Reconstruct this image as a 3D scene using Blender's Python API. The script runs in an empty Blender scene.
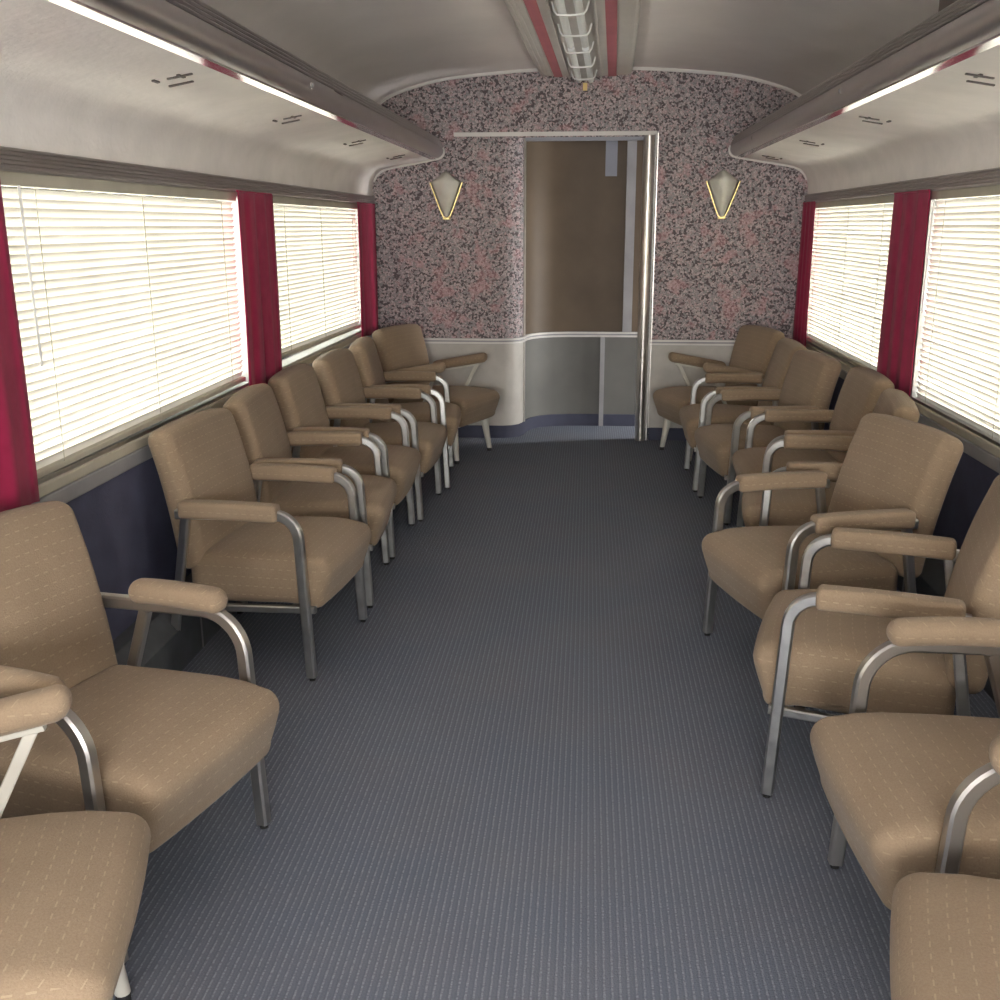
import bpy, bmesh, math, random
from mathutils import Vector, Matrix
random.seed(4)
S = bpy.context.scene
C = S.collection
R_ = math.radians

# ------------------------------------------------------------------ camera
CAM_POS = (0.02, 0.0, 1.42)
cd = bpy.data.cameras.new('camera'); cd.sensor_width = 36; cd.lens = 37.8; cd.clip_start = 0.02
cam = bpy.data.objects.new('camera', cd); C.objects.link(cam)
right = Vector((0.9967, 0.0817, -0.0016)); down = Vector((0.0191, -0.2525, -0.9674)); fwd = Vector((-0.0795, 0.9641, -0.2532))
right.normalize(); up = -down; up = (up - right * up.dot(right)).normalized(); back = right.cross(up)
m = Matrix((right, up, back)).transposed().to_4x4(); m.translation = CAM_POS
cam.matrix_world = m
S.camera = cam

# ------------------------------------------------------------------ light
w = bpy.data.worlds.new('overcast_sky'); S.world = w; w.use_nodes = True
bg = w.node_tree.nodes['Background']
bg.inputs[0].default_value = (1.0, 0.975, 0.95, 1); bg.inputs[1].default_value = 12.0
S.view_settings.view_transform = 'Standard'; S.view_settings.look = 'None'
S.view_settings.gamma = 1.0; S.view_settings.use_curve_mapping = False
S.view_settings.exposure = 1.22
S.cycles.max_bounces = 10; S.cycles.diffuse_bounces = 7; S.cycles.glossy_bounces = 4
S.cycles.transparent_max_bounces = 12; S.cycles.sample_clamp_indirect = 8.0
S.cycles.use_denoising = True
S.cycles.caustics_reflective = False; S.cycles.caustics_refractive = False

WALL = 1.405      # half width of the car
DEND = 7.10       # distance of the end bulkhead
REAR = -2.6
WIN_Z1 = 1.555
WIN_Z0 = {-1: 0.765, 1: 0.700}      # the sill stands a little higher on the left
WIN_L = [(4.78, 6.66), (2.50, 4.36), (0.26, 2.03), (-2.01, -0.24)]
WIN_R = [(5.04, 6.93), (2.76, 4.58), (0.46, 2.23), (-1.81, -0.04)]
def portal(name, x, y0, y1, z0, z1, side):
    ld = bpy.data.lights.new(name, 'AREA'); ld.shape = 'RECTANGLE'
    ld.size = z1 - z0; ld.size_y = y1 - y0; ld.cycles.is_portal = True
    o = bpy.data.objects.new(name, ld); C.objects.link(o)
    o.location = (x, (y0 + y1) / 2, (z0 + z1) / 2)
    o.rotation_euler = (0, R_(-90 if side < 0 else 90), 0)
for s, wins in ((-1, WIN_L), (1, WIN_R)):
    for y0, y1 in wins:
        portal('window_daylight', s * (WALL + 0.11), y0, y1, WIN_Z0[s], WIN_Z1, s)
ld = bpy.data.lights.new('added_rear_daylight', 'AREA'); ld.shape = 'RECTANGLE'; ld.size = 2.2; ld.size_y = 1.15; ld.cycles.is_portal = True  # portal for the added opening in the unseen rear wall
ro = bpy.data.objects.new('added_rear_daylight', ld); C.objects.link(ro); ro.location = (0, REAR - .11, 1.325); ro.rotation_euler = (R_(-90), 0, R_(180))
portal('passage_daylight', WALL + 0.11, 7.34, 7.58, 0.02, 1.95, 1)

# ------------------------------------------------------------------ materials
def new_mat(name):
    mt = bpy.data.materials.new(name); mt.use_nodes = True
    nt = mt.node_tree; b = nt.nodes['Principled BSDF']
    return mt, nt, b
def N(nt, t, **kw):
    n = nt.nodes.new(t)
    for k, v in kw.items(): setattr(n, k, v)
    return n
def L(nt, a, b): nt.links.new(a, b)
def math_(nt, op, a, b=None, c=None):
    n = N(nt, 'ShaderNodeMath', operation=op)
    for i, v in enumerate((a, b, c)):
        if v is None: continue
        if hasattr(v, 'links') or hasattr(v, 'is_linked'): L(nt, v, n.inputs[i])
        else: n.inputs[i].default_value = v
    return n.outputs[0]
def mixc(nt, fac, a, b):
    n = N(nt, 'ShaderNodeMix', data_type='RGBA')
    if hasattr(fac, 'is_linked'): L(nt, fac, n.inputs[0])
    else: n.inputs[0].default_value = fac
    for v, i in ((a, 6), (b, 7)):
        if hasattr(v, 'is_linked'): L(nt, v, n.inputs[i])
        else: n.inputs[i].default_value = (*v, 1)
    return n.outputs[2]
def noise(nt, co, scale, detail=3, rough=0.55):
    n = N(nt, 'ShaderNodeTexNoise'); n.inputs['Scale'].default_value = scale
    n.inputs['Detail'].default_value = detail; n.inputs['Roughness'].default_value = rough
    L(nt, co, n.inputs['Vector']); return n.outputs[0]
def ramp(nt, fac, lo, hi):
    n = N(nt, 'ShaderNodeMapRange'); L(nt, fac, n.inputs[0])
    n.inputs[1].default_value = lo; n.inputs[2].default_value = hi
    return n.outputs[0]
def bump(nt, b, h, strength, dist):
    n = N(nt, 'ShaderNodeBump'); n.inputs['Strength'].default_value = strength; n.inputs['Distance'].default_value = dist
    L(nt, h, n.inputs['Height']); L(nt, n.outputs[0], b.inputs['Normal'])
def plain(name, col, rough=0.6, metal=0.0, var=0.12, scale=6.0, bmp=0.0, bscale=60.0, spec=0.4, coord='Object'):
    mt, nt, b = new_mat(name)
    tc = N(nt, 'ShaderNodeTexCoord'); co = tc.outputs[coord]
    n1 = ramp(nt, noise(nt, co, scale, 4), 0.3, 0.7)
    L(nt, mixc(nt, n1, tuple(c * (1 - var) for c in col), tuple(min(1, c * (1 + var)) for c in col)), b.inputs['Base Color'])
    b.inputs['Roughness'].default_value = rough; b.inputs['Metallic'].default_value = metal
    b.inputs['Specular IOR Level'].default_value = spec
    if bmp: bump(nt, b, noise(nt, co, bscale, 4), bmp, 0.004)
    return mt

def fabric_mat():
    mt, nt, b = new_mat('tan_upholstery')
    tc = N(nt, 'ShaderNodeTexCoord'); sep = N(nt, 'ShaderNodeSeparateXYZ'); L(nt, tc.outputs['Object'], sep.inputs[0])
    x, y, z = sep.outputs
    sn = N(nt, 'ShaderNodeSeparateXYZ'); L(nt, tc.outputs['Normal'], sn.inputs[0])
    side = math_(nt, 'GREATER_THAN', math_(nt, 'ABSOLUTE', sn.outputs[1]), 0.72)
    v0 = math_(nt, 'SUBTRACT', x, z)
    u = N(nt, 'ShaderNodeMix', data_type='FLOAT'); L(nt, side, u.inputs[0]); L(nt, y, u.inputs[2]); L(nt, x, u.inputs[3])
    v = N(nt, 'ShaderNodeMix', data_type='FLOAT'); L(nt, side, v.inputs[0]); L(nt, v0, v.inputs[2]); L(nt, z, v.inputs[3])
    U = math_(nt, 'DIVIDE', u.outputs[0], 0.028); V = math_(nt, 'DIVIDE', v.outputs[0], 0.030)
    row_i = math_(nt, 'FLOOR', V)
    U2 = math_(nt, 'ADD', U, math_(nt, 'MULTIPLY', row_i, 0.45))
    du = math_(nt, 'LESS_THAN', math_(nt, 'FRACT', math_(nt, 'ADD', U2, 100)), 0.45)
    dv = math_(nt, 'LESS_THAN', math_(nt, 'FRACT', math_(nt, 'ADD', V, 100)), 0.09)
    dash = math_(nt, 'MULTIPLY', du, dv)
    big = ramp(nt, noise(nt, tc.outputs['Object'], 7, 3), 0.3, 0.7)
    fine = ramp(nt, noise(nt, tc.outputs['Object'], 260, 3, 0.7), 0.3, 0.7)
    c1 = mixc(nt, big, (0.288, 0.214, 0.142), (0.336, 0.250, 0.168))
    c2 = mixc(nt, math_(nt, 'MULTIPLY', fine, 0.4), c1, (0.198, 0.132, 0.083))
    c3 = mixc(nt, math_(nt, 'MULTIPLY', dash, 0.22), c2, (0.64, 0.52, 0.34))
    L(nt, c3, b.inputs['Base Color']); b.inputs['Roughness'].default_value = 0.95
    b.inputs['Specular IOR Level'].default_value = 0.15
    b.inputs['Sheen Weight'].default_value = 0.15
    h = math_(nt, 'ADD', math_(nt, 'MULTIPLY', dash, 0.6), fine)
    bump(nt, b, h, 0.35, 0.002)
    return mt

def carpet_mat():
    mt, nt, b = new_mat('blue_grey_ribbed_carpet')
    tc = N(nt, 'ShaderNodeTexCoord'); sep = N(nt, 'ShaderNodeSeparateXYZ'); L(nt, tc.outputs['Object'], sep.inputs[0])
    x, y, z = sep.outputs
    mp = N(nt, 'ShaderNodeMapping'); mp.inputs['Scale'].default_value = (220, 60, 60); L(nt, tc.outputs['Object'], mp.inputs[0])
    wob = noise(nt, mp.outputs[0], 1.0, 2)
    fx = math_(nt, 'FRACT', math_(nt, 'ADD', math_(nt, 'DIVIDE', x, 0.0155), math_(nt, 'ADD', math_(nt, 'MULTIPLY', wob, 0.25), 500)))
    line = math_(nt, 'LESS_THAN', fx, 0.26)
    dark = math_(nt, 'GREATER_THAN', fx, 0.75)
    fine = ramp(nt, noise(nt, tc.outputs['Object'], 240, 3, 0.7), 0.3, 0.7)
    big = ramp(nt, noise(nt, tc.outputs['Object'], 2.2, 4), 0.35, 0.7)
    base = mixc(nt, big, (0.166, 0.192, 0.244), (0.194, 0.206, 0.243))
    base = mixc(nt, math_(nt, 'MULTIPLY', dark, 0.35), base, (0.125, 0.138, 0.175))
    base = mixc(nt, math_(nt, 'MULTIPLY', fine, 0.45), base, (0.125, 0.138, 0.175))
    mp2 = N(nt, 'ShaderNodeMapping'); mp2.inputs['Scale'].default_value = (65, 190, 1); L(nt, tc.outputs['Object'], mp2.inputs[0])
    brk = ramp(nt, noise(nt, mp2.outputs[0], 1.0, 2), 0.36, 0.62)
    col = mixc(nt, math_(nt, 'MULTIPLY', math_(nt, 'MULTIPLY', line, brk), 0.62), base, (0.36, 0.39, 0.44))
    L(nt, col, b.inputs['Base Color']); b.inputs['Roughness'].default_value = 1.0
    b.inputs['Specular IOR Level'].default_value = 0.1
    bump(nt, b, math_(nt, 'ADD', line, fine), 0.5, 0.003)
    return mt

def wallpaper_mat():
    mt, nt, b = new_mat('floral_wallpaper')
    tc = N(nt, 'ShaderNodeTexCoord')
    mp = N(nt, 'ShaderNodeMapping'); mp.inputs['Scale'].default_value = (1, 0.35, 1); L(nt, tc.outputs['Object'], mp.inputs[0])
    co = mp.outputs[0]
    nz = N(nt, 'ShaderNodeTexNoise'); nz.inputs['Scale'].default_value = 45; L(nt, co, nz.inputs['Vector'])
    add = N(nt, 'ShaderNodeVectorMath', operation='MULTIPLY_ADD'); L(nt, nz.outputs[1], add.inputs[0])
    add.inputs[1].default_value = (0.022, 0.022, 0.022); L(nt, co, add.inputs[2])
    vo = N(nt, 'ShaderNodeTexVoronoi'); vo.inputs['Scale'].default_value = 88; L(nt, add.outputs[0], vo.inputs['Vector'])
    sep = N(nt, 'ShaderNodeSeparateColor'); L(nt, vo.outputs['Color'], sep.inputs[0])
    cr = N(nt, 'ShaderNodeValToRGB'); cr.color_ramp.interpolation = 'CONSTANT'
    L(nt, sep.outputs[0], cr.inputs[0])
    els = [(0.0, (0.115, 0.095, 0.10)), (0.24, (0.37, 0.33, 0.335)), (0.50, (0.54, 0.46, 0.46)), (0.74, (0.31, 0.30, 0.305)), (0.88, (0.50, 0.38, 0.38))]
    e0 = cr.color_ramp.elements
    e0[0].position = 0; e0[0].color = (*els[0][1], 1); e0[1].position = els[1][0]; e0[1].color = (*els[1][1], 1)
    for p, c in els[2:]:
        e = e0.new(p); e.color = (*c, 1)
    vo2 = N(nt, 'ShaderNodeTexVoronoi', feature='DISTANCE_TO_EDGE'); vo2.inputs['Scale'].default_value = 88; L(nt, add.outputs[0], vo2.inputs['Vector'])
    edge = math_(nt, 'LESS_THAN', vo2.outputs[0], 0.05)
    c1 = mixc(nt, math_(nt, 'MULTIPLY', edge, 0.6), cr.outputs[0], (0.06, 0.045, 0.05))
    rose = ramp(nt, noise(nt, co, 9, 2), 0.57, 0.66)
    c2 = mixc(nt, math_(nt, 'MULTIPLY', rose, 0.35), c1, (0.60, 0.30, 0.31))
    L(nt, c2, b.inputs['Base Color']); b.inputs['Roughness'].default_value = 0.75
    return mt

def brushed(name, col, rough=0.32, along=(1, 1, 1)):
    mt, nt, b = new_mat(name)
    tc = N(nt, 'ShaderNodeTexCoord'); mp = N(nt, 'ShaderNodeMapping'); mp.inputs['Scale'].default_value = along
    L(nt, tc.outputs['Object'], mp.inputs[0])
    n1 = ramp(nt, noise(nt, mp.outputs[0], 30, 4), 0.25, 0.75)
    L(nt, mixc(nt, n1, tuple(c * 0.82 for c in col), col), b.inputs['Base Color'])
    b.inputs['Metallic'].default_value = 1.0
    r = N(nt, 'ShaderNodeMapRange'); L(nt, n1, r.inputs[0]); r.inputs[3].default_value = rough * 0.8; r.inputs[4].default_value = rough * 1.25
    L(nt, r.outputs[0], b.inputs['Roughness'])
    return mt

def slat_mat():
    mt, nt, b = new_mat('cream_blind_slat')
    tc = N(nt, 'ShaderNodeTexCoord')
    n1 = ramp(nt, noise(nt, tc.outputs['Object'], 3, 3), 0.3, 0.7)
    c = mixc(nt, n1, (0.78, 0.745, 0.66), (0.84, 0.81, 0.735))
    L(nt, c, b.inputs['Base Color']); b.inputs['Roughness'].default_value = 0.5
    tr = N(nt, 'ShaderNodeBsdfTranslucent'); L(nt, c, tr.inputs[0])
    mx = N(nt, 'ShaderNodeMixShader'); mx.inputs[0].default_value = 0.030
    L(nt, b.outputs[0], mx.inputs[1]); L(nt, tr.outputs[0], mx.inputs[2])
    L(nt, mx.outputs[0], nt.nodes['Material Output'].inputs[0])
    return mt
def pane_mat():
    mt, nt, b = new_mat('window_glass')
    nt.nodes.remove(b)
    t = N(nt, 'ShaderNodeBsdfTransparent'); t.inputs[0].default_value = (0.93, 0.95, 0.95, 1)
    g = N(nt, 'ShaderNodeBsdfGlossy'); g.inputs['Roughness'].default_value = 0.02
    fr = N(nt, 'ShaderNodeFresnel'); fr.inputs[0].default_value = 1.45
    mx = N(nt, 'ShaderNodeMixShader'); L(nt, fr.outputs[0], mx.inputs[0]); L(nt, t.outputs[0], mx.inputs[1]); L(nt, g.outputs[0], mx.inputs[2])
    L(nt, mx.outputs[0], nt.nodes['Material Output'].inputs[0])
    return mt
def curtain_mat():
    mt, nt, b = new_mat('crimson_curtain_cloth')
    tc = N(nt, 'ShaderNodeTexCoord')
    n1 = ramp(nt, noise(nt, tc.outputs['Object'], 14, 4), 0.3, 0.7)
    c = mixc(nt, n1, (0.36, 0.016, 0.070), (0.45, 0.024, 0.092))
    L(nt, c, b.inputs['Base Color']); b.inputs['Roughness'].default_value = 0.85; b.inputs['Sheen Weight'].default_value = 0.15
    b.inputs['Specular IOR Level'].default_value = 0.15
    tr = N(nt, 'ShaderNodeBsdfTranslucent'); L(nt, c, tr.inputs[0])
    mx = N(nt, 'ShaderNodeMixShader'); mx.inputs[0].default_value = 0.2
    L(nt, b.outputs[0], mx.inputs[1]); L(nt, tr.outputs[0], mx.inputs[2])
    L(nt, mx.outputs[0], nt.nodes['Material Output'].inputs[0])
    return mt
def sconce_glass_mat():
    mt, nt, b = new_mat('frosted_sconce_glass')
    tc = N(nt, 'ShaderNodeTexCoord')
    n1 = ramp(nt, noise(nt, tc.outputs['Object'], 18, 4), 0.3, 0.7)
    c = mixc(nt, n1, (0.78, 0.76, 0.66), (0.86, 0.84, 0.76))
    L(nt, c, b.inputs['Base Color']); b.inputs['Roughness'].default_value = 0.35
    tr = N(nt, 'ShaderNodeBsdfTranslucent'); L(nt, c, tr.inputs[0])
    mx = N(nt, 'ShaderNodeMixShader'); mx.inputs[0].default_value = 0.25
    L(nt, b.outputs[0], mx.inputs[1]); L(nt, tr.outputs[0], mx.inputs[2])
    L(nt, mx.outputs[0], nt.nodes['Material Output'].inputs[0])
    return mt

M = dict(
    fabric=fabric_mat(), carpet=carpet_mat(), paper=wallpaper_mat(), slat=slat_mat(), pane=pane_mat(),
    curtain=curtain_mat(), sconce=sconce_glass_mat(),
    alu=brushed('satin_aluminium', (0.60, 0.60, 0.58), 0.34),
    steel=brushed('brushed_stainless', (0.58, 0.56, 0.53), 0.38, (.05, .05, .05)),
    chrome=brushed('chrome_trim', (0.72, 0.69, 0.64), 0.34),
    rackmetal=brushed('rack_fascia_metal', (0.60, 0.57, 0.57), 0.34, (.4, 0.02, .4)),
    ribmetal=brushed('ribbed_moulding_metal', (0.60, 0.565, 0.565), 0.42, (.08, 0.02, .08)),
    polish=brushed('polished_lip_metal', (0.90, 0.89, 0.90), 0.13, (.3, .02, .3)),
    brass=brushed('brass_edge', (0.78, 0.62, 0.28), 0.3),
    plaster=plain('cream_plaster', (0.90, 0.86, 0.83), 0.8, var=0.05, bmp=0.5, bscale=45),
    ceiling=plain('ceiling_paint', (0.86, 0.81, 0.795), 0.75, var=0.05, scale=2),
    white=plain('white_trim_paint', (0.72, 0.70, 0.67), 0.5, var=0.06),
    wainscot=plain('scuffed_offwhite_panel', (0.50, 0.48, 0.44), 0.55, var=0.15, scale=5),
    passage=plain('grey_passage_panel', (0.15, 0.15, 0.138), 0.6, var=0.12, scale=3),
    brown=plain('brown_wood_panel', (0.125, 0.090, 0.058), 0.55, var=0.16, scale=2.5),
    navy=plain('navy_wall_carpet', (0.115, 0.12, 0.185), 1.0, var=0.15, bmp=0.4, bscale=200, spec=0.1),
    bluebase=plain('blue_cove_base', (0.075, 0.080, 0.115), 0.9, var=0.12, spec=0.2),
    heater=plain('dark_heater_cover', (0.10, 0.11, 0.12), 0.4, var=0.25, scale=8),
    sill=plain('cream_sill_paint', (0.52, 0.49, 0.40), 0.55, var=0.1),
    greytrim=plain('grey_ledge', (0.33, 0.33, 0.34), 0.45, var=0.12),
    cream_leg=plain('cream_painted_leg', (0.62, 0.60, 0.53), 0.45, var=0.1),
    black=plain('black_rubber', (0.02, 0.02, 0.02), 0.6),
    slot=plain('dark_bracket_metal', (0.07, 0.055, 0.05), 0.5),
    red=plain('dusty_red_stripe', (0.46, 0.15, 0.18), 0.6, var=0.08),
    panel=plain('ceiling_panel_paint', (0.66, 0.63, 0.60), 0.6, var=0.05),
    tube=plain('fluorescent_tube_glass', (0.86, 0.88, 0.88), 0.55, var=0.02),
    bluegrey=plain('blue_grey_paint', (0.30, 0.31, 0.36), 0.5, var=0.06),
    wire=plain('white_wire', (0.80, 0.80, 0.78), 0.4, var=0.03),
    tag=plain('yellowed_tag', (0.75, 0.58, 0.25), 0.6),
    dark=plain('dark_rack_box', (0.085, 0.065, 0.06), 0.7),
)

# ------------------------------------------------------------------ helpers
def obj(name, bm, mat, parent=None, smooth=False, angle=None):
    me = bpy.data.meshes.new(name)
    bmesh.ops.recalc_face_normals(bm, faces=bm.faces)
    if smooth:
        for f in bm.faces: f.smooth = True
    bm.to_mesh(me); bm.free()
    me.materials.append(M[mat] if isinstance(mat, str) else mat)
    if angle is not None:
        me.set_sharp_from_angle(angle=R_(angle))
    o = bpy.data.objects.new(name, me); C.objects.link(o)
    if parent is not None: o.parent = parent
    return o
def empty(name, loc=(0, 0, 0), rz=0, parent=None):
    o = bpy.data.objects.new(name, None); C.objects.link(o); o.empty_display_size = 0.1
    o.location = loc; o.rotation_euler = (0, 0, rz)
    if parent is not None: o.parent = parent
    return o
def tag(o, label, cat, group=None):
    o['label'] = label; o['category'] = cat
    if group: o['group'] = group
    return o
def structure(o, label=None, cat=None):
    o['kind'] = 'structure'
    if label: o['label'] = label
    if cat: o['category'] = cat
    return o
def dup(o, parent=None):
    c = o.copy(); C.objects.link(c)
    if parent is not None: c.parent = parent
    for ch in list(o.children): dup(ch, c)
    return c
def box(bm, x0, x1, y0, y1, z0, z1, bev=0.0, seg=2):
    r = bmesh.ops.create_cube(bm, size=1.0)
    vs = r['verts']
    for v in vs:
        v.co = Vector((x0 + (v.co.x + .5) * (x1 - x0), y0 + (v.co.y + .5) * (y1 - y0), z0 + (v.co.z + .5) * (z1 - z0)))
    if bev:
        es = list({e for v in vs for e in v.link_edges})
        bmesh.ops.bevel(bm, geom=es, offset=bev, segments=seg, affect='EDGES', profile=0.5)
    return bm
def B(*a, **k): return box(bmesh.new(), *a, **k)
def prism_y(bm, prof, y0, y1):
    a = [bm.verts.new((x, y0, z)) for x, z in prof]; b = [bm.verts.new((x, y1, z)) for x, z in prof]
    n = len(prof)
    for i in range(n):
        j = (i + 1) % n; bm.faces.new((a[i], a[j], b[j], b[i]))
    bm.faces.new(a); bm.faces.new(b[::-1])
    return bm
def prism_z(bm, prof, z0, z1):
    a = [bm.verts.new((x, y, z0)) for x, y in prof]; b = [bm.verts.new((x, y, z1)) for x, y in prof]
    n = len(prof)
    for i in range(n):
        j = (i + 1) % n; bm.faces.new((a[i], a[j], b[j], b[i]))
    bm.faces.new(a); bm.faces.new(b[::-1])
    return bm
def offset_path(path, d):
    out = []
    for i, p in enumerate(path):
        a = Vector(path[max(0, i - 1)]); b = Vector(path[min(len(path) - 1, i + 1)])
        t = (b - a).normalized(); nrm = Vector((-t.y, t.x))
        out.append((p[0] + nrm.x * d, p[1] + nrm.y * d))
    return out
def strip(path, z0, z1, d0, d1):      # an upright band that follows a plan path, between two offsets
    return prism_z(bmesh.new(), offset_path(path, d0) + offset_path(path, d1)[::-1], z0, z1)
def sweep(bm, pts, hw, hh, sideaxis=Vector((0, 1, 0)), nsec=None):
    """rectangular (chamfered) or round section swept along pts; hw along sideaxis, hh across"""
    if nsec: sec = [(math.cos(2 * math.pi * k / nsec) * hw, math.sin(2 * math.pi * k / nsec) * hh) for k in range(nsec)]
    else:
        c = min(hw, hh) * 0.35
        sec = [(hw, hh - c), (hw - c, hh), (-hw + c, hh), (-hw, hh - c), (-hw, -hh + c), (-hw + c, -hh), (hw - c, -hh), (hw, -hh + c)]
    rings = []
    P = [Vector(p) for p in pts]
    for i, p in enumerate(P):
        t = (P[min(len(P) - 1, i + 1)] - P[max(0, i - 1)]).normalized()
        s = (sideaxis - t * sideaxis.dot(t)).normalized(); u = t.cross(s)
        k = 1.0
        if 0 < i < len(P) - 1:
            a = (P[i] - P[i - 1]).normalized(); b_ = (P[i + 1] - P[i]).normalized()
            k = 1 / max(0.6, math.cos(a.angle(b_) / 2)) if a.length and b_.length else 1
        rings.append([bm.verts.new(p + s * a_ + u * (b2 * k)) for a_, b2 in sec])
    n = len(sec)
    for r0, r1 in zip(rings, rings[1:]):
        for k in range(n):
            bm.faces.new((r0[k], r0[(k + 1) % n], r1[(k + 1) % n], r1[k]))
    bm.faces.new(rings[0]); bm.faces.new(rings[-1][::-1])
    return bm
def rbox(hx, hy, hz, r, k=4, mid=6, fn=None):
    """rounded box on a surface grid, optionally reshaped by fn(Vector)->Vector"""
    bm = bmesh.new()
    def axis(h):
        a = [-h + r * i / k for i in range(k)]
        a += [-(h - r) + 2 * (h - r) * i / mid for i in range(mid)]
        a += [(h - r) + r * i / k for i in range(k + 1)]
        return a
    A = [axis(hx), axis(hy), axis(hz)]; H = (hx, hy, hz)
    cache = {}
    def vert(p):
        key = tuple(round(c, 5) for c in p)
        if key in cache: return cache[key]
        q = Vector([max(-(h - r), min(h - r, c)) for c, h in zip(p, H)])
        d = Vector(p) - q
        v = q + d.normalized() * r if d.length > 1e-9 else q
        if fn: v = fn(v)
        cache[key] = bm.verts.new(v); return cache[key]
    for ax in range(3):
        o1, o2 = [i for i in range(3) if i != ax]
        for sgn in (-1, 1):
            for i in range(len(A[o1]) - 1):
                for j in range(len(A[o2]) - 1):
                    vs = []
                    for ii, jj in ((i, j), (i + 1, j), (i + 1, j + 1), (i, j + 1)):
                        p = [0, 0, 0]; p[ax] = sgn * H[ax]; p[o1] = A[o1][ii]; p[o2] = A[o2][jj]
                        vs.append(vert(p))
                    if len(set(vs)) == 4: bm.faces.new(vs)
    return bm
def arc(cx, cz, r, a0, a1, n=8):
    return [(cx + r * math.cos(R_(a0 + (a1 - a0) * i / n)), cz + r * math.sin(R_(a0 + (a1 - a0) * i / n))) for i in range(n + 1)]

# ================================================================== SETTING
YF = 7.9
structure(obj('floor', B(-1.6, 1.6, REAR - .1, YF, -0.05, 0.0), 'carpet'), 'blue grey carpet with fine pale ribs along the aisle', 'carpet floor')

# ceiling: arched shell
half = [(1.42, 1.60), (1.41, 2.05), (1.39, 2.13), (1.335, 2.19), (1.22, 2.25), (0.95, 2.322), (0.65, 2.355), (0.35, 2.375), (0.0, 2.383)]
def smooth_curve(P, n=5):
    out = []
    for i in range(len(P) - 1):
        p0, p1, p2, p3 = (Vector(P[max(0, min(len(P) - 1, i + k))]) for k in (-1, 0, 1, 2))
        for j in range(n):
            t = j / n
            out.append(tuple(.5 * ((2 * p1) + (p2 - p0) * t + (2 * p0 - 5 * p1 + 4 * p2 - p3) * t * t + (3 * p1 - p0 - 3 * p2 + p3) * t ** 3)))
    return out + [P[-1]]
half = half[:1] + smooth_curve(half[1:])
cp = [(-x, z) for x, z in half] + [(x, z) for x, z in half[-2::-1]]
bm = bmesh.new(); prism_y(bm, cp + [(x * 1.03, z + 0.06) for x, z in cp[::-1]], REAR, YF)
structure(obj('ceiling', bm, 'ceiling', smooth=True, angle=40), 'arched pale ceiling above the aisle', 'ceiling')

# side walls: pillars, lower wall, header above the windows
TH = 0.10
def side_wall(name, s, wins, label, extra=None):
    bm = bmesh.new(); zs = WIN_Z0[s] - .03
    def bx(y0, y1, z0, z1):
        x0, x1 = sorted((s * WALL, s * (WALL + TH))); box(bm, x0, x1, y0, y1, z0, z1)
    y1end = YF
    if extra:                         # unseen vestibule door opening, added to let daylight into the passage
        y1end = 7.34
        bx(7.34, 7.58, 1.95, 2.1); bx(7.58, YF, 0.0, 2.1)
    bx(REAR, y1end, 0.0, zs)
    bx(REAR, y1end, WIN_Z1, 2.1)
    ops = sorted(wins)
    y = REAR
    for a, b in ops:
        bx(y, a, zs, WIN_Z1)
        y = b
    bx(y, y1end, zs, WIN_Z1)
    o = structure(obj(name, bm, 'greytrim'), label, 'wall')
    x0, x1 = sorted((s * WALL, s * (WALL - 0.008)))
    obj('carpeted_lower_panel', B(x0, x1, REAR, DEND, 0.0, zs - .048), 'navy', o)
    return o
wl = side_wall('wall_left', -1, WIN_L, 'left side wall with windows and navy carpeted lower half')
wr = side_wall('wall_right', 1, WIN_R, 'right side wall with windows and navy carpeted lower half', extra=True)
bm = bmesh.new()
for a in ((-1.6, 1.6, REAR - .1, REAR, 0, .75), (-1.6, 1.6, REAR - .1, REAR, 1.9, 2.5), (-1.6, -1.1, REAR - .1, REAR, .75, 1.9), (1.1, 1.6, REAR - .1, REAR, .75, 1.9)): box(bm, *a)  # wide opening added in this unseen wall to light the car from behind
structure(obj('wall_rear', bm, 'wainscot'), 'off-white end wall behind the viewer', 'wall')

# sills, ledges, heater covers, ribbed header mouldings
for s, nm in ((-1, 'left'), (1, 'right')):
    def xb(a, b): return sorted((s * a, s * b))
    x0, x1 = xb(WALL + .09, WALL - .012)
    structure(obj('trim_sill_' + nm, B(x0, x1, REAR, DEND, WIN_Z0[s] - .034, WIN_Z0[s], bev=0.006), 'sill'), 'cream window sill board along the %s wall' % nm, 'window sill')
    x0, x1 = xb(WALL, WALL - .016)
    structure(obj('trim_ledge_' + nm, B(x0, x1, REAR, DEND, WIN_Z0[s] - .08, WIN_Z0[s] - .034, bev=0.004), 'greytrim'), 'grey moulding under the %s window sill' % nm, 'moulding')
    x0, x1 = xb(WALL - .008, WALL - .11)
    hc = structure(obj('baseboard_' + nm, prism_y(bmesh.new(), [(s * (WALL - .008), 0), (s * (WALL - .115), 0), (s * (WALL - .115), .14), (s * (WALL - .06), .20), (s * (WALL - .008), .20)], REAR, DEND), 'heater'), 'dark heater cover along the foot of the %s wall' % nm, 'heater cover')
    for k in range(9):
        yy = 0.3 + k * 0.75
        x0, x1 = xb(WALL - .116, WALL - .119)
        obj('joint_strip', B(x0, x1, yy, yy + .008, 0.004, .138), 'greytrim', hc)
    # ribbed header: backing plus five half-round ribs
    x0, x1 = xb(WALL, WALL - .010)
    hd = structure(obj('trim_header_' + nm, B(x0, x1, REAR, DEND, 1.552, 1.606), 'ribmetal'), 'ribbed grey metal moulding over the %s windows' % nm, 'moulding')
    for k in range(5):
        zc = 1.558 + k * 0.0105
        prof = [(s * (WALL - .010), zc - .0036), (s * (WALL - .019), zc - .002), (s * (WALL - .019), zc + .002), (s * (WALL - .010), zc + .0036)]
        obj('rib', prism_y(bmesh.new(), prof, REAR, DEND), 'ribmetal', hd)

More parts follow.
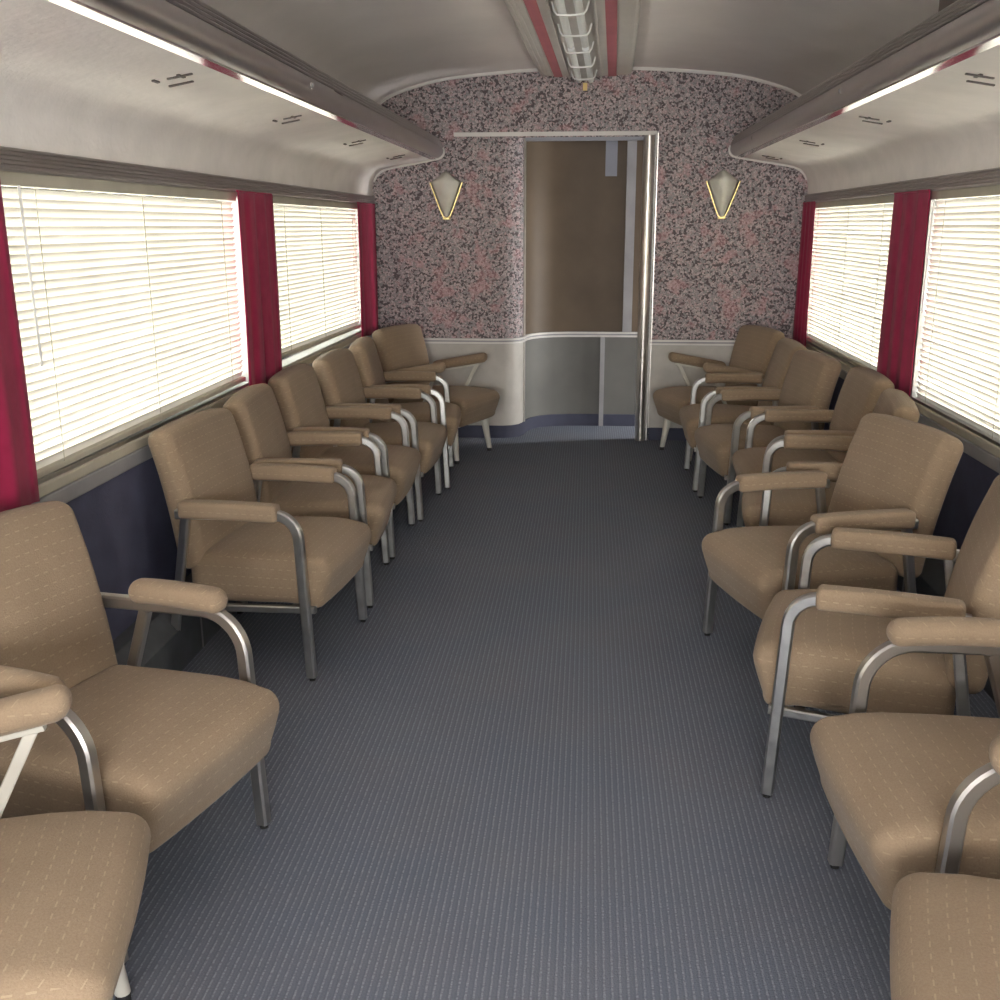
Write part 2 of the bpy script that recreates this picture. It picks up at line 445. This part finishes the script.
# end bulkhead: wallpaper, with the doorway between x = -0.41 and 0.40
DL, DR, DTOP = -0.41, 0.405, 1.965
S_path = [(-1.405, DEND), (-0.62, DEND), (-0.54, DEND + .005), (-0.485, DEND + .025), (-0.445, DEND + .065), (-0.425, DEND + .12), (-0.415, DEND + .17)]
P_path = [(-0.415, DEND + .17), (-0.405, DEND + .25), (-0.375, DEND + .34), (-0.315, DEND + .42), (-0.22, DEND + .475), (-0.10, DEND + .50), (0.1, DEND + .51), (1.405, DEND + .51)]
structure(obj('wall_end_left', strip(S_path, 0.655, 2.45, 0.0, 0.05), 'paper', smooth=True, angle=50), 'end wall left of the doorway, floral wallpaper rounding into the passage', 'wall')
structure(obj('wall_end_right', B(DR, 1.405, DEND, DEND + .06, 0.655, 2.45), 'paper'), 'end wall right of the doorway in floral wallpaper', 'wall')
structure(obj('wall_end_over_door', B(-0.66, DR, DEND - .0015, DEND + .06, DTOP, 2.45), 'paper'), 'floral wallpaper panel above the doorway', 'wall')
structure(obj('trim_wainscot_left', strip(S_path, 0.07, 0.655, -0.002, 0.05), 'wainscot', smooth=True, angle=50), 'scuffed off-white wainscot left of the doorway', 'wainscot')
structure(obj('trim_wainscot_right', B(DR, 1.405, DEND - .002, DEND + .06, 0.07, 0.655), 'wainscot'), 'scuffed off-white wainscot right of the doorway', 'wainscot')
structure(obj('baseboard_end_left', strip(S_path, 0.0, 0.085, -0.012, 0.05), 'bluebase', smooth=True, angle=50), 'blue cove base under the left wainscot', 'baseboard')
structure(obj('baseboard_end_right', B(DR, 1.405, DEND - .012, DEND + .06, 0.0, 0.085), 'bluebase'), 'blue cove base under the right wainscot', 'baseboard')
full = S_path + P_path[1:]
# double chair rail
for nm, pth, lab in (('trim_rail_left', S_path, 'double white and chrome rail above the left wainscot'), ('trim_rail_passage', P_path, 'double rail following the curved passage wall')):
    o = structure(obj(nm, strip(pth, 0.642, 0.682, -0.006, 0.0), 'greytrim', smooth=True, angle=50), lab, 'rail')
    for z in (0.645, 0.668):
        obj('bead', strip(pth, z, z + 0.012, -0.015, -0.004), 'white', o, smooth=True, angle=50)
o = structure(obj('trim_rail_right', B(DR + .03, 1.405, DEND - .006, DEND, 0.642, 0.682), 'greytrim'), 'double white and chrome rail above the right wainscot', 'rail')
for z in (0.645, 0.668): obj('bead', B(DR + .03, 1.405, DEND - .015, DEND - .004, z, z + .012), 'white', o)
# passage behind the doorway
structure(obj('wall_passage_upper', strip(P_path, 0.66, 2.1, 0.0, 0.05), 'brown', smooth=True, angle=50), 'dark brown panelled wall seen through the doorway', 'wall')
structure(obj('wall_passage_lower', strip(P_path, 0.07, 0.66, -0.001, 0.05), 'passage', smooth=True, angle=50), 'grey lower panel of the curved passage wall', 'wall')
structure(obj('baseboard_passage', strip(P_path, 0.0, 0.085, -0.012, 0.05), 'bluebase', smooth=True, angle=50), 'blue cove base along the passage wall', 'baseboard')
structure(obj('ceiling_passage', B(-0.42, 1.405, DEND + .06, DEND + .56, 2.0, 2.05), 'bluegrey'), 'blue grey ceiling of the passage', 'ceiling')
# door frame
dj = structure(empty('door_1', (0, 0, 0)), 'doorway with chrome right jamb leading to the passage', 'doorway')
obj('head_trim', B(-0.86, DR + .035, DEND - .012, DEND, 1.972, 1.998, bev=.003), 'white', dj)
obj('head_plate', B(DL + .01, DR, DEND + .005, DEND + .06, 1.945, 1.967), 'bluegrey', dj)
prof = [(DR - .045, DEND + .06), (DR - .045, DEND - .005)] + [(DR - .012 + .033 * math.cos(R_(180 + a)), DEND - .005 + .045 * math.sin(R_(180 + a))) for a in range(20, 181, 20)] + [(DR + .021, DEND + .06)]
obj('jamb_post', prism_z(bmesh.new(), prof, 0.0, 1.97), 'chrome', dj, smooth=True, angle=40)
obj('jamb_cover', B(DR + .024, DR + .034, DEND - .02, DEND, 0.0, 1.985), 'white', dj)
obj('jamb_bead', B(DR + .04, DR + .046, DEND - .012, DEND, 0.0, 1.985), 'chrome', dj)
obj('edge_bead', prism_z(bmesh.new(), [(-.424, DEND + .165), (-.408, DEND + .160), (-.402, DEND + .175), (-.418, DEND + .18)], 0.085, 1.99), 'chrome', dj)
obj('passage_stile', B(0.272, 0.335, DEND + .46, DEND + .51, 0.685, 1.99), 'greytrim', dj)
obj('lower_stile', B(0.118, 0.15, DEND + .485, DEND + .512, 0.0, 0.645), 'greytrim', dj)
obj('door_closer_strip', B(0.125, 0.205, DEND + .47, DEND + .505, 1.745, 1.998), 'bluegrey', dj)

# white beads where ceiling and rack meet the end wall
pts = [(x, DEND - .006, z - .006) for x, z in cp[4:-4]]
structure(obj('trim_ceiling_bead', sweep(bmesh.new(), pts, .012, .012, Vector((0, 1, 0))), 'white', smooth=True, angle=50), 'white bead following the arch where ceiling meets end wall', 'moulding')

# windows
def window(name, s, y0, y1, label):
    xi, xo = s * (WALL - .004), s * (WALL + .085)
    x0, x1 = sorted((xi, xo))
    bm = bmesh.new(); t = 0.022
    box(bm, x0, x1, y0, y0 + t, WIN_Z0[s], WIN_Z1 - .003); box(bm, x0, x1, y1 - t, y1, WIN_Z0[s], WIN_Z1 - .003)
    box(bm, x0, x1, y0 + t, y1 - t, WIN_Z1 - t, WIN_Z1 - .003); box(bm, x0, x1, y0 + t, y1 - t, WIN_Z0[s], WIN_Z0[s] + .012)
    o = structure(obj(name, bm, 'alu'), label, 'window')
    x0, x1 = sorted((s * (WALL + .066), s * (WALL + .072)))
    obj('pane', B(x0, x1, y0 + t, y1 - t, WIN_Z0[s] + .012, WIN_Z1 - t), 'pane', o)
    return o
labs = ['far left window beside the end wall', 'large near left window behind the first blind', 'left window beside the viewer', 'left window behind the viewer']
for k, (a, b) in enumerate(WIN_L): window('window_%d' % (k + 1), -1, a, b, labs[k])
for k, (a, b) in enumerate(WIN_R): window('window_%d' % (k + 5), 1, a, b, labs[k].replace('left', 'right'))

# ================================================================== LUGGAGE RACKS
def rack(s, label, brackets):
    o = empty('luggage_rack', (s * WALL, (REAR + DEND) / 2, 1.6))
    tag(o, label, 'luggage rack', 'overhead luggage racks')
    sh = .028 if s > 0 else 0.0          # the right rack reaches a little further into the car
    def q(p): return (s * (p[0] - sh * max(0, min(1, (1.3 - p[0]) / .3))), p[1])
    def loc(bm):
        bmesh.ops.translate(bm, verts=bm.verts, vec=-o.location); return bm
    y0, y1 = REAR + .01, DEND - .002
    # plaster cove and underside
    cove = [(1.404, 1.607), (1.402, 1.66), (1.392, 1.70), (1.372, 1.735), (1.345, 1.760), (1.31, 1.776), (1.26, 1.788), (1.12, 1.812), (0.995, 1.835)]
    prof = cove + [(x + .01, z + .015) for x, z in cove[::-1]]
    obj('plaster_cove', loc(prism_y(bmesh.new(), [q(p) for p in prof], y0, y1)), 'plaster', o, smooth=True, angle=50)
    # polished fascia
    fas = [(1.0, 1.833), (0.972, 1.838), (0.950, 1.846), (0.936, 1.858), (0.930, 1.874), (0.930, 1.892), (0.936, 1.908)]
    prof = fas + [(0.955, 1.908), (0.955, 1.875), (0.975, 1.86), (1.0, 1.852)]
    f = obj('fascia', loc(prism_y(bmesh.new(), [q(p) for p in prof], y0, y1)), 'rackmetal', o, smooth=True, angle=50)
    lip = [(1.000, 1.8285), (0.971, 1.834), (0.969, 1.839), (1.000, 1.834)]
    obj('polished_lip', loc(prism_y(bmesh.new(), [q(p) for p in lip], y0, y1)), 'polish', o)
    # ribbed lip
    for k in range(4):
        x, z = 0.934 + k * 0.0055, 1.910 + k * 0.0135
        prof = [(x, z), (x - .004, z + .004), (x + .001, z + .009), (x + .011, z + .0095), (x + .02, z + .004)]
        obj('rib', loc(prism_y(bmesh.new(), [q(p) for p in prof], y0, y1)), 'ribmetal', o)
    obj('shelf', loc(prism_y(bmesh.new(), [q(p) for p in [(1.404, 1.87), (0.955, 1.88), (0.955, 1.89), (1.404, 1.88)]], y0, y1)), 'ribmetal', o)
    # white end bead on the bulkhead
    pts = [(q((x, z))[0], DEND - .008, z - .004) for x, z in cove[2:]] + [(q((x - .004, z))[0], DEND - .008, z - .002) for x, z in fas[1:]]
    obj('end_bead', loc(sweep(bmesh.new(), pts, .008, .007)), 'white', o, smooth=True, angle=50)
    # disused reading lamp brackets let into the underside
    for y in brackets:
        def zz(x): return 1.812 + (1.12 - x) * 0.184
        def bar(xa, xb, ya, yb):
            bm = bmesh.new(); c = [(xa, ya), (xb, ya), (xb, yb), (xa, yb)]
            a = [bm.verts.new((q((x, 0))[0], yy, zz(x) - .004)) for x, yy in c]; b = [bm.verts.new((q((x, 0))[0], yy, zz(x) + .006)) for x, yy in c]
            bm.faces.new(a); bm.faces.new(b[::-1])
            for i in range(4): bm.faces.new((a[i], a[(i + 1) % 4], b[(i + 1) % 4], b[i]))
            return loc(bm)
        br = obj('lamp_bracket', bar(1.17, 1.10, y + .055, y + .068), 'slot', o)
        obj('bracket_arm', bar(1.135, 1.065, y - .045, y - .033), 'slot', br).parent = br
        obj('bracket_pin', bar(1.100, 1.092, y - .065, y - .015), 'slot', br)
        obj('bracket_pin', bar(1.172, 1.164, y - .060, y - .020), 'slot', br)
    return o
rl = rack(-1, 'overhead luggage rack with polished metal edge along the left wall', [3.02, 4.15, 5.33, 6.45])
rr = rack(1, 'overhead luggage rack with polished metal edge along the right wall', [3.22, 4.40, 5.58, 6.74])
for ro, s, ys in ((rl, -1, [3.76]), (rr, 1, [4.08, 6.17])):
    for y in ys:
        x0, x1 = sorted((s * .929 - (.028 if s > 0 else 0), s * .935 - (.028 if s > 0 else 0)))
        bm = B(x0, x1, y - .022, y + .022, 1.868, 1.895, bev=.002); bmesh.ops.translate(bm, verts=bm.verts, vec=-ro.location)
        p = obj('seat_number_plate', bm, 'steel', ro)
        x0, x1 = sorted((s * .9275 - (.028 if s > 0 else 0), s * .930 - (.028 if s > 0 else 0)))
        bm = B(x0, x1, y - .013, y + .013, 1.874, 1.889); bmesh.ops.translate(bm, verts=bm.verts, vec=-ro.location)
        obj('plate_face', bm, 'greytrim', p)
# dark box lying in the right rack
o = empty('storage_box', (1.17, 3.12, 1.893)); tag(o, 'dark brown box standing in the right luggage rack', 'box')
obj('body', B(-.20, .16, -.38, .12, 0, .17, bev=.006), 'dark', o); obj('lid', B(-.205, .165, -.385, .125, .165, .19, bev=.004), 'dark', o)

# ================================================================== CEILING LIGHT
XC = -0.02
o = empty('ceiling_light', (XC, 2.6, 2.383)); tag(o, 'long ceiling light panel with two red stripes and wire-guarded tubes', 'ceiling light')
def ol(bm):
    bmesh.ops.translate(bm, verts=bm.verts, vec=-o.location); return bm
ya, yb = -1.5, DEND - .03
prof = [(XC - .32, 2.40), (XC - .295, 2.335), (XC - .285, 2.330), (XC - .105, 2.322), (XC + .105, 2.322), (XC + .285, 2.330), (XC + .295, 2.335), (XC + .32, 2.40)]
obj('panel', ol(prism_y(bmesh.new(), prof, ya, yb)), 'panel', o)
for s in (-1, 1):
    for x in (.215, .245, .27):
        obj('groove_bead', ol(B(XC + s * x - .004, XC + s * x + .004, ya, yb, 2.3225, 2.335)), 'panel', o)
    x0, x1 = sorted((XC + s * .148, XC + s * .202))
    obj('red_stripe', ol(B(x0, x1, ya, yb - .004, 2.3205, 2.335)), 'red', o)
    x0, x1 = sorted((XC + s * .098, XC + s * .108))
    obj('side_channel', ol(B(x0, x1, ya, yb, 2.305, 2.325)), 'panel', o)
    for yy in (yb - 1.27 - .06, yb - 2.6 - .06, yb - 3.9 - .06, yb - 5.2 - .06):
        t = obj('fluorescent_tube', ol(sweep(bmesh.new(), [(XC + s * .038, yy, 2.29), (XC + s * .038, yy + 1.24, 2.29)], .019, .019, Vector((1, 0, 0)), 12)), 'tube', o, smooth=True, angle=60)
for k in range(9):
    y = 6.75 - k * 0.50
    pts = [(XC - .080, y, 2.318), (XC - .070, y, 2.283), (XC - .058, y, 2.268), (XC, y, 2.265), (XC + .058, y, 2.268), (XC + .070, y, 2.283), (XC + .080, y, 2.318)]
    obj('wire_guard', ol(sweep(bmesh.new(), pts, .0042, .0042, Vector((0, 1, 0)), 6)), 'wire', o, smooth=True, angle=60)
obj('reflector', ol(B(XC - .02, XC + .02, ya, yb, 2.298, 2.322)), 'panel', o)
o_light = o
obj('paper_tag', ol(B(XC - .014, XC + .014, yb - .035, yb - .03, 2.235, 2.28)), 'tag', o)

o_light.location.x -= .105; o_light.rotation_euler.z = -.0235; o_light.scale.x = .96

# ================================================================== SCONCES
def sconce(x, label):
    o = empty('wall_sconce', (x, DEND, 1.455)); tag(o, label, 'wall light', 'wall sconces on the end wall')
    outline = [(0.0, 0.305), (0.030, 0.290), (0.060, 0.262), (0.085, 0.247), (0.102, 0.235), (0.072, 0.155), (0.042, 0.075), (0.018, 0.02), (0.0, 0.012)]
    bm = bmesh.new()
    rows = []
    for px, pz in outline:
        w = max(px, 0.002); row = []
        for k in range(9):
            t = -1 + k / 4
            bulge = 0.015 + 0.075 * (1 - t * t) * min(1, (px / 0.07)) ** 0.8 * (0.55 + 0.45 * pz / .32)
            row.append((t * w, -bulge, pz - (0.0 if pz > .24 else 0)))
        rows.append([bm.verts.new(p) for p in row])
    for a, b in zip(rows, rows[1:]):
        for k in range(8): bm.faces.new((a[k], a[k + 1], b[k + 1], b[k]))
    g = obj('glass_shade', bm, 'sconce', o, smooth=True)
    md = g.modifiers.new('thickness', 'SOLIDIFY'); md.thickness = .004
    for s in (-1, 1):
        pts = [(s * (px + .004), -.018, pz) for px, pz in outline[4:]]
        obj('brass_edge', sweep(bmesh.new(), pts, .008, .004, Vector((0, 1, 0))), 'brass', o)
    obj('brass_tip', B(-.024, .024, -.032, 0, 0, .016, bev=.004), 'brass', o)
    obj('backplate', prism_z(bmesh.new(), [(-.05, -.012), (.05, -.012), (.05, 0), (-.05, 0)], .12, .22), 'brass', o)
    return o
sconce(-0.912, 'kite-shaped frosted glass sconce with brass edges, left of the doorway')
sconce(0.868, 'kite-shaped frosted glass sconce with brass edges, right of the doorway')

# ================================================================== BLINDS
def blind(s, y0, y1, label, zb=0.785, skew=0.0, wand=None, tilt=67):
    x = s * (WALL + .014); yc = (y0 + y1) / 2; ztop = 1.528; ln = y1 - y0
    o = empty('venetian_blind', (x, yc, ztop)); tag(o, label, 'window blind', 'venetian blinds')
    obj('head_rail', B(-.02, .02, -ln / 2, ln / 2, -.012, .022, bev=.003), 'sill', o)
    pitch = 0.0228; n = int((ztop - .012 - zb) / pitch)
    # one curved slat
    bm = bmesh.new(); w = .0155; rows = []
    ang = R_(tilt) * -s
    for yy in (-ln / 2, -ln / 6, ln / 6, ln / 2):
        row = []
        for k in range(5):
            t = -1 + k / 2
            px, pz = t * w, .0024 * (1 - t * t)
            row.append(bm.verts.new((px * math.cos(ang) - pz * math.sin(ang), yy, px * math.sin(ang) + pz * math.cos(ang))))
        rows.append(row)
    for a, b in zip(rows, rows[1:]):
        for k in range(4): bm.faces.new((a[k], a[k + 1], b[k + 1], b[k]))
    first = None
    for i in range(n):
        if first is None: sl = first = obj('slat', bm, 'slat', o, smooth=True)
        else: sl = first.copy(); C.objects.link(sl); sl.parent = o
        f = (i + 1) / n
        sl.location = (random.uniform(-.0008, .0008), random.uniform(-.003, .003), -.02 - pitch * (i + .5))
        sl.rotation_euler = (-skew / ln * f ** 2 + random.uniform(-.0009, .0009), random.uniform(-.03, .03), 0)
    br = obj('bottom_rail', B(-.013, .013, -ln / 2, ln / 2, -.009, .009, bev=.003), 'sill', o)
    br.location = (0, 0, -.02 - pitch * n - .010); br.rotation_euler = (-skew / ln, 0, 0)
    for f in (-.40, -.02, .40):
        cdd = obj('ladder_cord', B(-s * .018 - .0009, -s * .018 + .0009, f * ln - .0009, f * ln + .0009, -.02 - pitch * n - f * skew, 0), 'sill', o)
    if wand is not None:
        obj('tilt_wand', sweep(bmesh.new(), [(-s * .028, wand * ln, -.01), (-s * .030, wand * ln + .012, -.46)], .0035, .0035, Vector((1, 0, 0)), 8), 'wire', o, smooth=True)
    return o
G = .03
blind(-1, WIN_L[1][0] + G, WIN_L[1][1] - G - .03, 'cream venetian blind in the large near left window', .80, -.012, wand=-.455)
blind(-1, WIN_L[0][0] + G, WIN_L[0][1] - G, 'cream venetian blind in the far left window between red curtains', .81, .02)
blind(1, WIN_R[0][0] + G, WIN_R[0][1] - G, 'cream venetian blind in the far right window between red curtains', .725, .0)
blind(1, WIN_R[1][0] + G, WIN_R[1][1] - G, 'cream venetian blind in the near right window at the photo edge', .712, .0, wand=.46)

blind(-1, WIN_L[2][0] + G, WIN_L[2][1] - G, 'cream venetian blind in the left window beside the viewer', .785)
blind(1, WIN_R[2][0] + G, WIN_R[2][1] - G, 'cream venetian blind in the right window beside the viewer', .785)

# ================================================================== CURTAINS
def curtain(s, y0, y1, z0, label, folds=4, amp=.008, spread=0.0, seed=0):
    rnd = random.Random(seed)
    o = empty('curtain', (s * (WALL - .034), (y0 + y1) / 2, z0)); tag(o, label, 'curtain', 'crimson window curtains')
    bm = bmesh.new(); ny, nz = folds * 10, 14; H = 1.550 - z0; hw = (y1 - y0) / 2
    ph = [rnd.uniform(-.5, .5) for _ in range(3)]
    rows = []
    for j in range(nz + 1):
        v = j / nz; row = []
        for i in range(ny + 1):
            u = i / ny
            w = hw * (1 + spread * (1 - v))
            a = amp * (0.55 + 0.45 * (1 - v))
            d = a * math.sin(2 * math.pi * folds * u + ph[0] + .5 * v) + .3 * a * math.sin(2 * math.pi * folds * 2.3 * u + ph[1] + v)
            row.append(bm.verts.new((d, -w + 2 * w * u + .004 * math.sin(5 * v + ph[2]), v * H + (0.004 * math.sin(9 * u + ph[1]) if j == 0 else 0))))
        rows.append(row)
    for a, b in zip(rows, rows[1:]):
        for i in range(ny): bm.faces.new((a[i], a[i + 1], b[i + 1], b[i]))
    c = obj('cloth', bm, 'curtain', o, smooth=True)
    md = c.modifiers.new('cloth_thickness', 'SOLIDIFY'); md.thickness = .003; md.offset = 0
    obj('hem', sweep(bmesh.new(), [(amp * .5 * math.sin(2 * math.pi * folds * k / 20), -hw * .98 + hw * 1.96 * k / 20, H + .002) for k in range(21)], .004, .004, Vector((0, 0, 1)), 6), 'curtain', o)
    return o
curtain(-1, 2.02, 2.49, .735, 'crimson curtain at the left edge of the photo', 3, spread=.06, seed=1)
curtain(-1, 4.225, 4.70, .74, 'crimson curtain between the two left windows', 3, spread=.02, seed=2)
curtain(-1, 6.47, 7.00, .74, 'crimson curtain between far left window and end wall', 3, seed=3)
curtain(1, 4.49, 4.99, .675, 'crimson curtain between the two right windows', 3, spread=.04, seed=4)
curtain(1, 6.70, 7.05, .675, 'crimson curtain between far right window and end wall', 3, spread=.08, seed=5)

# ================================================================== CHAIRS
SEAT_Z = .405
def seat_shape(hx=.245, hy=.244, hz=.085, r=.044):
    def fn(v):
        nx, ny = v.x / hx, v.y / hy
        if v.z > 0: v.z += .022 * (1 - nx * nx) * (1 - ny * ny)
        v.z -= .018 * (0.5 - 0.5 * nx)            # tips back a little
        if nx > .35: v.z -= .028 * (nx - .35) ** 2 / .42     # waterfall front
        if nx > .2: v.x -= .05 * (nx - .2) * max(0.0, min(1.0, .5 - v.z / (1.6 * hz))) ** 1.3   # front leans back
        v.x += .010 * (1 - ny * ny) * max(0, nx)
        return v
    return rbox(hx, hy, hz, r, 4, 7, fn)
def back_shape(hw=.252, ht=.046, hh=.235, r=.036):
    def fn(v):
        t = v.z / hh
        v.y *= 1 - .035 * (t + 1) / 2
        if t > .55: v.z -= .018 * abs(v.y / hw) ** 3
        if v.x > 0: v.x += .016 * (1 - (v.y / hw) ** 2) * (1 - t * t)
        v.x -= .012 * t * t
        return v
    bm = rbox(ht, hw, hh, r, 4, 7, fn)
    return bm
meshes = {}
def part(key, maker, mat, parent, name, smooth=True, angle=None, label=None):
    if key not in meshes:
        o = obj(name, maker(), mat, parent, smooth, angle); meshes[key] = o.data
    else:
        o = bpy.data.objects.new(name, meshes[key]); C.objects.link(o); o.parent = parent
    if label: o['label'] = label
    return o
HWC = .264
def frame_path(y, r):
    # front leg, bend, arm
    zt = .548
    pts = [(.262, y, .012), (.240, y, zt - r)]
    pts += [(.240 - r + r * math.cos(R_(a)), y, zt - r + r * math.sin(R_(a))) for a in range(10, 91, 10)]
    pts += [(-.165 if r < .1 else -.195, y, zt - .012)]
    return pts
def armchair(style, loc, rz, label, push=0.0):
    """facing local +x; style: 'steel' = rounder bend, short oval pads; 'alu' = tight bend, long pads"""
    o = empty('lounge_armchair', (loc[0], loc[1], 0), rz)
    tag(o, label, 'armchair', 'armchairs in rows along the walls')
    fm = 'steel' if style == 'steel' else 'alu'
    st = part('seat', seat_shape, 'fabric', o, 'seat'); st.location = (.122 if style == 'steel' else .088, 0, SEAT_Z - .075)
    bk = part('back', back_shape, 'fabric', o, 'backrest'); bk.location = (-.176 - push, 0, .575); bk.rotation_euler = (0, R_(-11.5 - 70 * push), 0)
    for s in (-1, 1):
        y = s * HWC
        r = .105 if style == 'steel' else .075
        fl = part(('fr', style, s), lambda: sweep(bmesh.new(), frame_path(y, r), .0145, .0155), fm, o, 'arm_leg_bar', True, 35)
        part(('gl', s), lambda: sweep(bmesh.new(), [(.2625, y, 0), (.2622, y, .014)], .010, .010, Vector((0, 1, 0)), 10), 'black', fl, 'glide', False)
        rp = [(-.03, y, .528), (-.205, y, .012)] if style == 'steel' else [(-.135, y, .525), (-.225, y, .012)]
        rg = part(('rl', style, s), lambda: sweep(bmesh.new(), rp, .0125, .0140), fm, o, 'rear_leg', True, 35)
        part(('rgl', style, s), lambda: sweep(bmesh.new(), [(rp[1][0], y, 0), (rp[1][0], y, .014)], .010, .010, Vector((0, 1, 0)), 10), 'black', rg, 'glide', False)
        xr = -.13 if style == 'steel' else -.185
        part(('rail', style, s), lambda: sweep(bmesh.new(), [(.275, y - s * .027, .232), (xr, y - s * .027, .215)], .0125, .0115), fm, o, 'seat_rail', True, 35)
        if style == 'steel':
            def pad():
                def fn(v):
                    v.z += .006 * (1 - (v.x / .14) ** 2); return v
                return rbox(.13, .033, .030, .0295, 5, 5, fn)
            pd = part('pad_steel', pad, 'fabric', o, 'armrest_pad'); pd.location = (.065, y, .572)
        else:
            def pad():
                def fn(v):
                    v.z += .004 * (1 - (v.x / .19) ** 2); return v
                return rbox(.165, .029, .028, .015, 4, 5, fn)
            pd = part('pad_alu', pad, 'fabric', o, 'armrest_pad'); pd.location = (.014, y, .552)
    for x, z in ((.20, .228), (-.13, .216)):
        part(('cross', x), lambda: B(x - .012, x + .012, -HWC + .02, HWC - .02, z - .009, z + .009), fm, o, 'cross_bar', False)
    return o
def corner_chair(loc, rz, label):
    o = empty('corner_armchair', (loc[0], loc[1], 0), rz); tag(o, label, 'armchair', 'armchairs with tapered cream legs')
    st = part('seat', seat_shape, 'fabric', o, 'seat'); st.scale = (1.12, 1, 1); st.location = (.06, 0, SEAT_Z - .075)
    bk = part('back', back_shape, 'fabric', o, 'backrest'); bk.location = (-.255, 0, .575); bk.rotation_euler = (0, R_(-11.5), 0)
    part('cframe', lambda: B(-.20, .24, -.225, .225, .215, .245, bev=.005), 'cream_leg', o, 'seat_frame', False)
    for sx, sy in ((1, 1), (1, -1), (-1, 1), (-1, -1)):
        def leg():
            bm = bmesh.new()
            x0, y0 = (.215 if sx > 0 else -.175), sy * .20
            pts = []
            for z, r, k in ((.225, .026, 0), (.02, .015, 1)):
                pts.append([bm.verts.new((x0 + sx * .03 * k + r * math.cos(R_(a)), y0 + sy * .018 * k + r * math.sin(R_(a)), z)) for a in range(0, 360, 30)])
            for k in range(12): bm.faces.new((pts[0][k], pts[0][(k + 1) % 12], pts[1][(k + 1) % 12], pts[1][k]))
            bm.faces.new(pts[0]); bm.faces.new(pts[1][::-1]); return bm
        lg = part(('cleg', sx, sy), leg, 'cream_leg', o, 'leg', True, 50)
        xx, yy = (.245 if sx > 0 else -.205), sy * .218
        part(('cgl', sx, sy), lambda: sweep(bmesh.new(), [(xx, yy, 0), (xx, yy, .021)], .014, .014, Vector((0, 1, 0)), 12), 'black', lg, 'glide', False)
    for s in (-1, 1):
        y = s * .272
        def pad():
            def fn(v):
                v.z += .10 * (v.x / .5) - .0; return v
            return rbox(.20, .034, .032, .030, 5, 5, fn)
        pd = part('pad_corner', pad, 'fabric', o, 'armrest_pad'); pd.location = (.0, y, .560)
        part(('strut', s), lambda: sweep(bmesh.new(), [(.135, y, .560), (-.02, y - s * .035, .25)], .006, .011), 'cream_leg', o, 'arm_strut', True, 35)
        part(('crail', s), lambda: sweep(bmesh.new(), [(.15, y, .552), (-.22, y, .480)], .010, .006), 'cream_leg', o, 'arm_bar', True, 35)
    return o

# (style, which front leg, its foot x, y, turn towards the viewer in degrees, label)
LEFT = [
    ('steel', 1, -0.742, 2.222, 15, 'armchair with stainless arms and oval pads, nearest whole chair on the left'),
    ('alu', -1, -0.842, 3.072, 6, 'second whole armchair on the left, beside the near left window'),
    ('alu', -1, -0.790, 3.745, -4, 'third left armchair, its back in front of the curtain between windows'),
    ('alu', -1, -0.815, 4.352, 0, 'fourth left armchair, at the near end of the far left window'),
    ('alu', 1, -0.766, 5.490, 2, 'fifth left armchair, under the middle of the far left window'),
    ('alu', -1, -0.736, 5.625, -5, 'sixth left armchair, next to the left corner chair'),
]
RIGHT = [
    ('steel', 1, 0.608, 2.164, 3, 'armchair with stainless arms and oval pads, cut by the right photo edge'),
    ('alu', -1, 0.503, 2.464, -16, 'right armchair with bright aluminium rail under its seat, turned away'),
    ('alu', 1, 0.470, 3.560, 17, 'right armchair turned towards the viewer, its whole backrest in view'),
    ('alu', -1, 0.675, 3.835, -9, 'right armchair just behind the one turned towards the viewer'),
    ('alu', -1, 0.775, 4.430, 0, 'right armchair under the curtain between the right windows'),
    ('alu', 1, 0.645, 5.535, 8, 'sixth right armchair, under the near half of the far right window'),
    ('alu', -1, 0.630, 5.665, 0, 'seventh right armchair, next to the right corner chair'),
]
# a few backrests sit further back
PUSH = {LEFT[0][5]: .0, RIGHT[1][5]: .035, RIGHT[2][5]: .055, RIGHT[6][5]: .03}
def seat_row(rows, side):
    for st, far, lx, ly, t, lab in rows:
        a = R_(-t) if side < 0 else math.pi + R_(t)
        yl = HWC * far * (1 if side < 0 else -1)
        ca, sa = math.cos(a), math.sin(a)
        armchair(st, (lx - (.262 * ca - yl * sa), ly - (.262 * sa + yl * ca)), a, lab, PUSH.get(lab, 0.0))
seat_row(LEFT, -1); seat_row(RIGHT, 1)
def corner_at(fx, fy, a, lab):
    corner_chair((fx - .245 * math.cos(a), fy - .245 * math.sin(a)), a, lab)
corner_at(-0.68, 6.47, R_(-22), 'armchair with tapered cream legs in the far left corner')
corner_at(0.59, 6.57, R_(180 + 18), 'armchair with tapered cream legs in the far right corner')
corner_chair((-1.01, 1.345), R_(15), 'tan armchair cut off by the bottom left corner of the photo')
corner_chair((.805, 1.275), R_(180 - 14), 'tan armchair cut off by the bottom right corner of the photo')
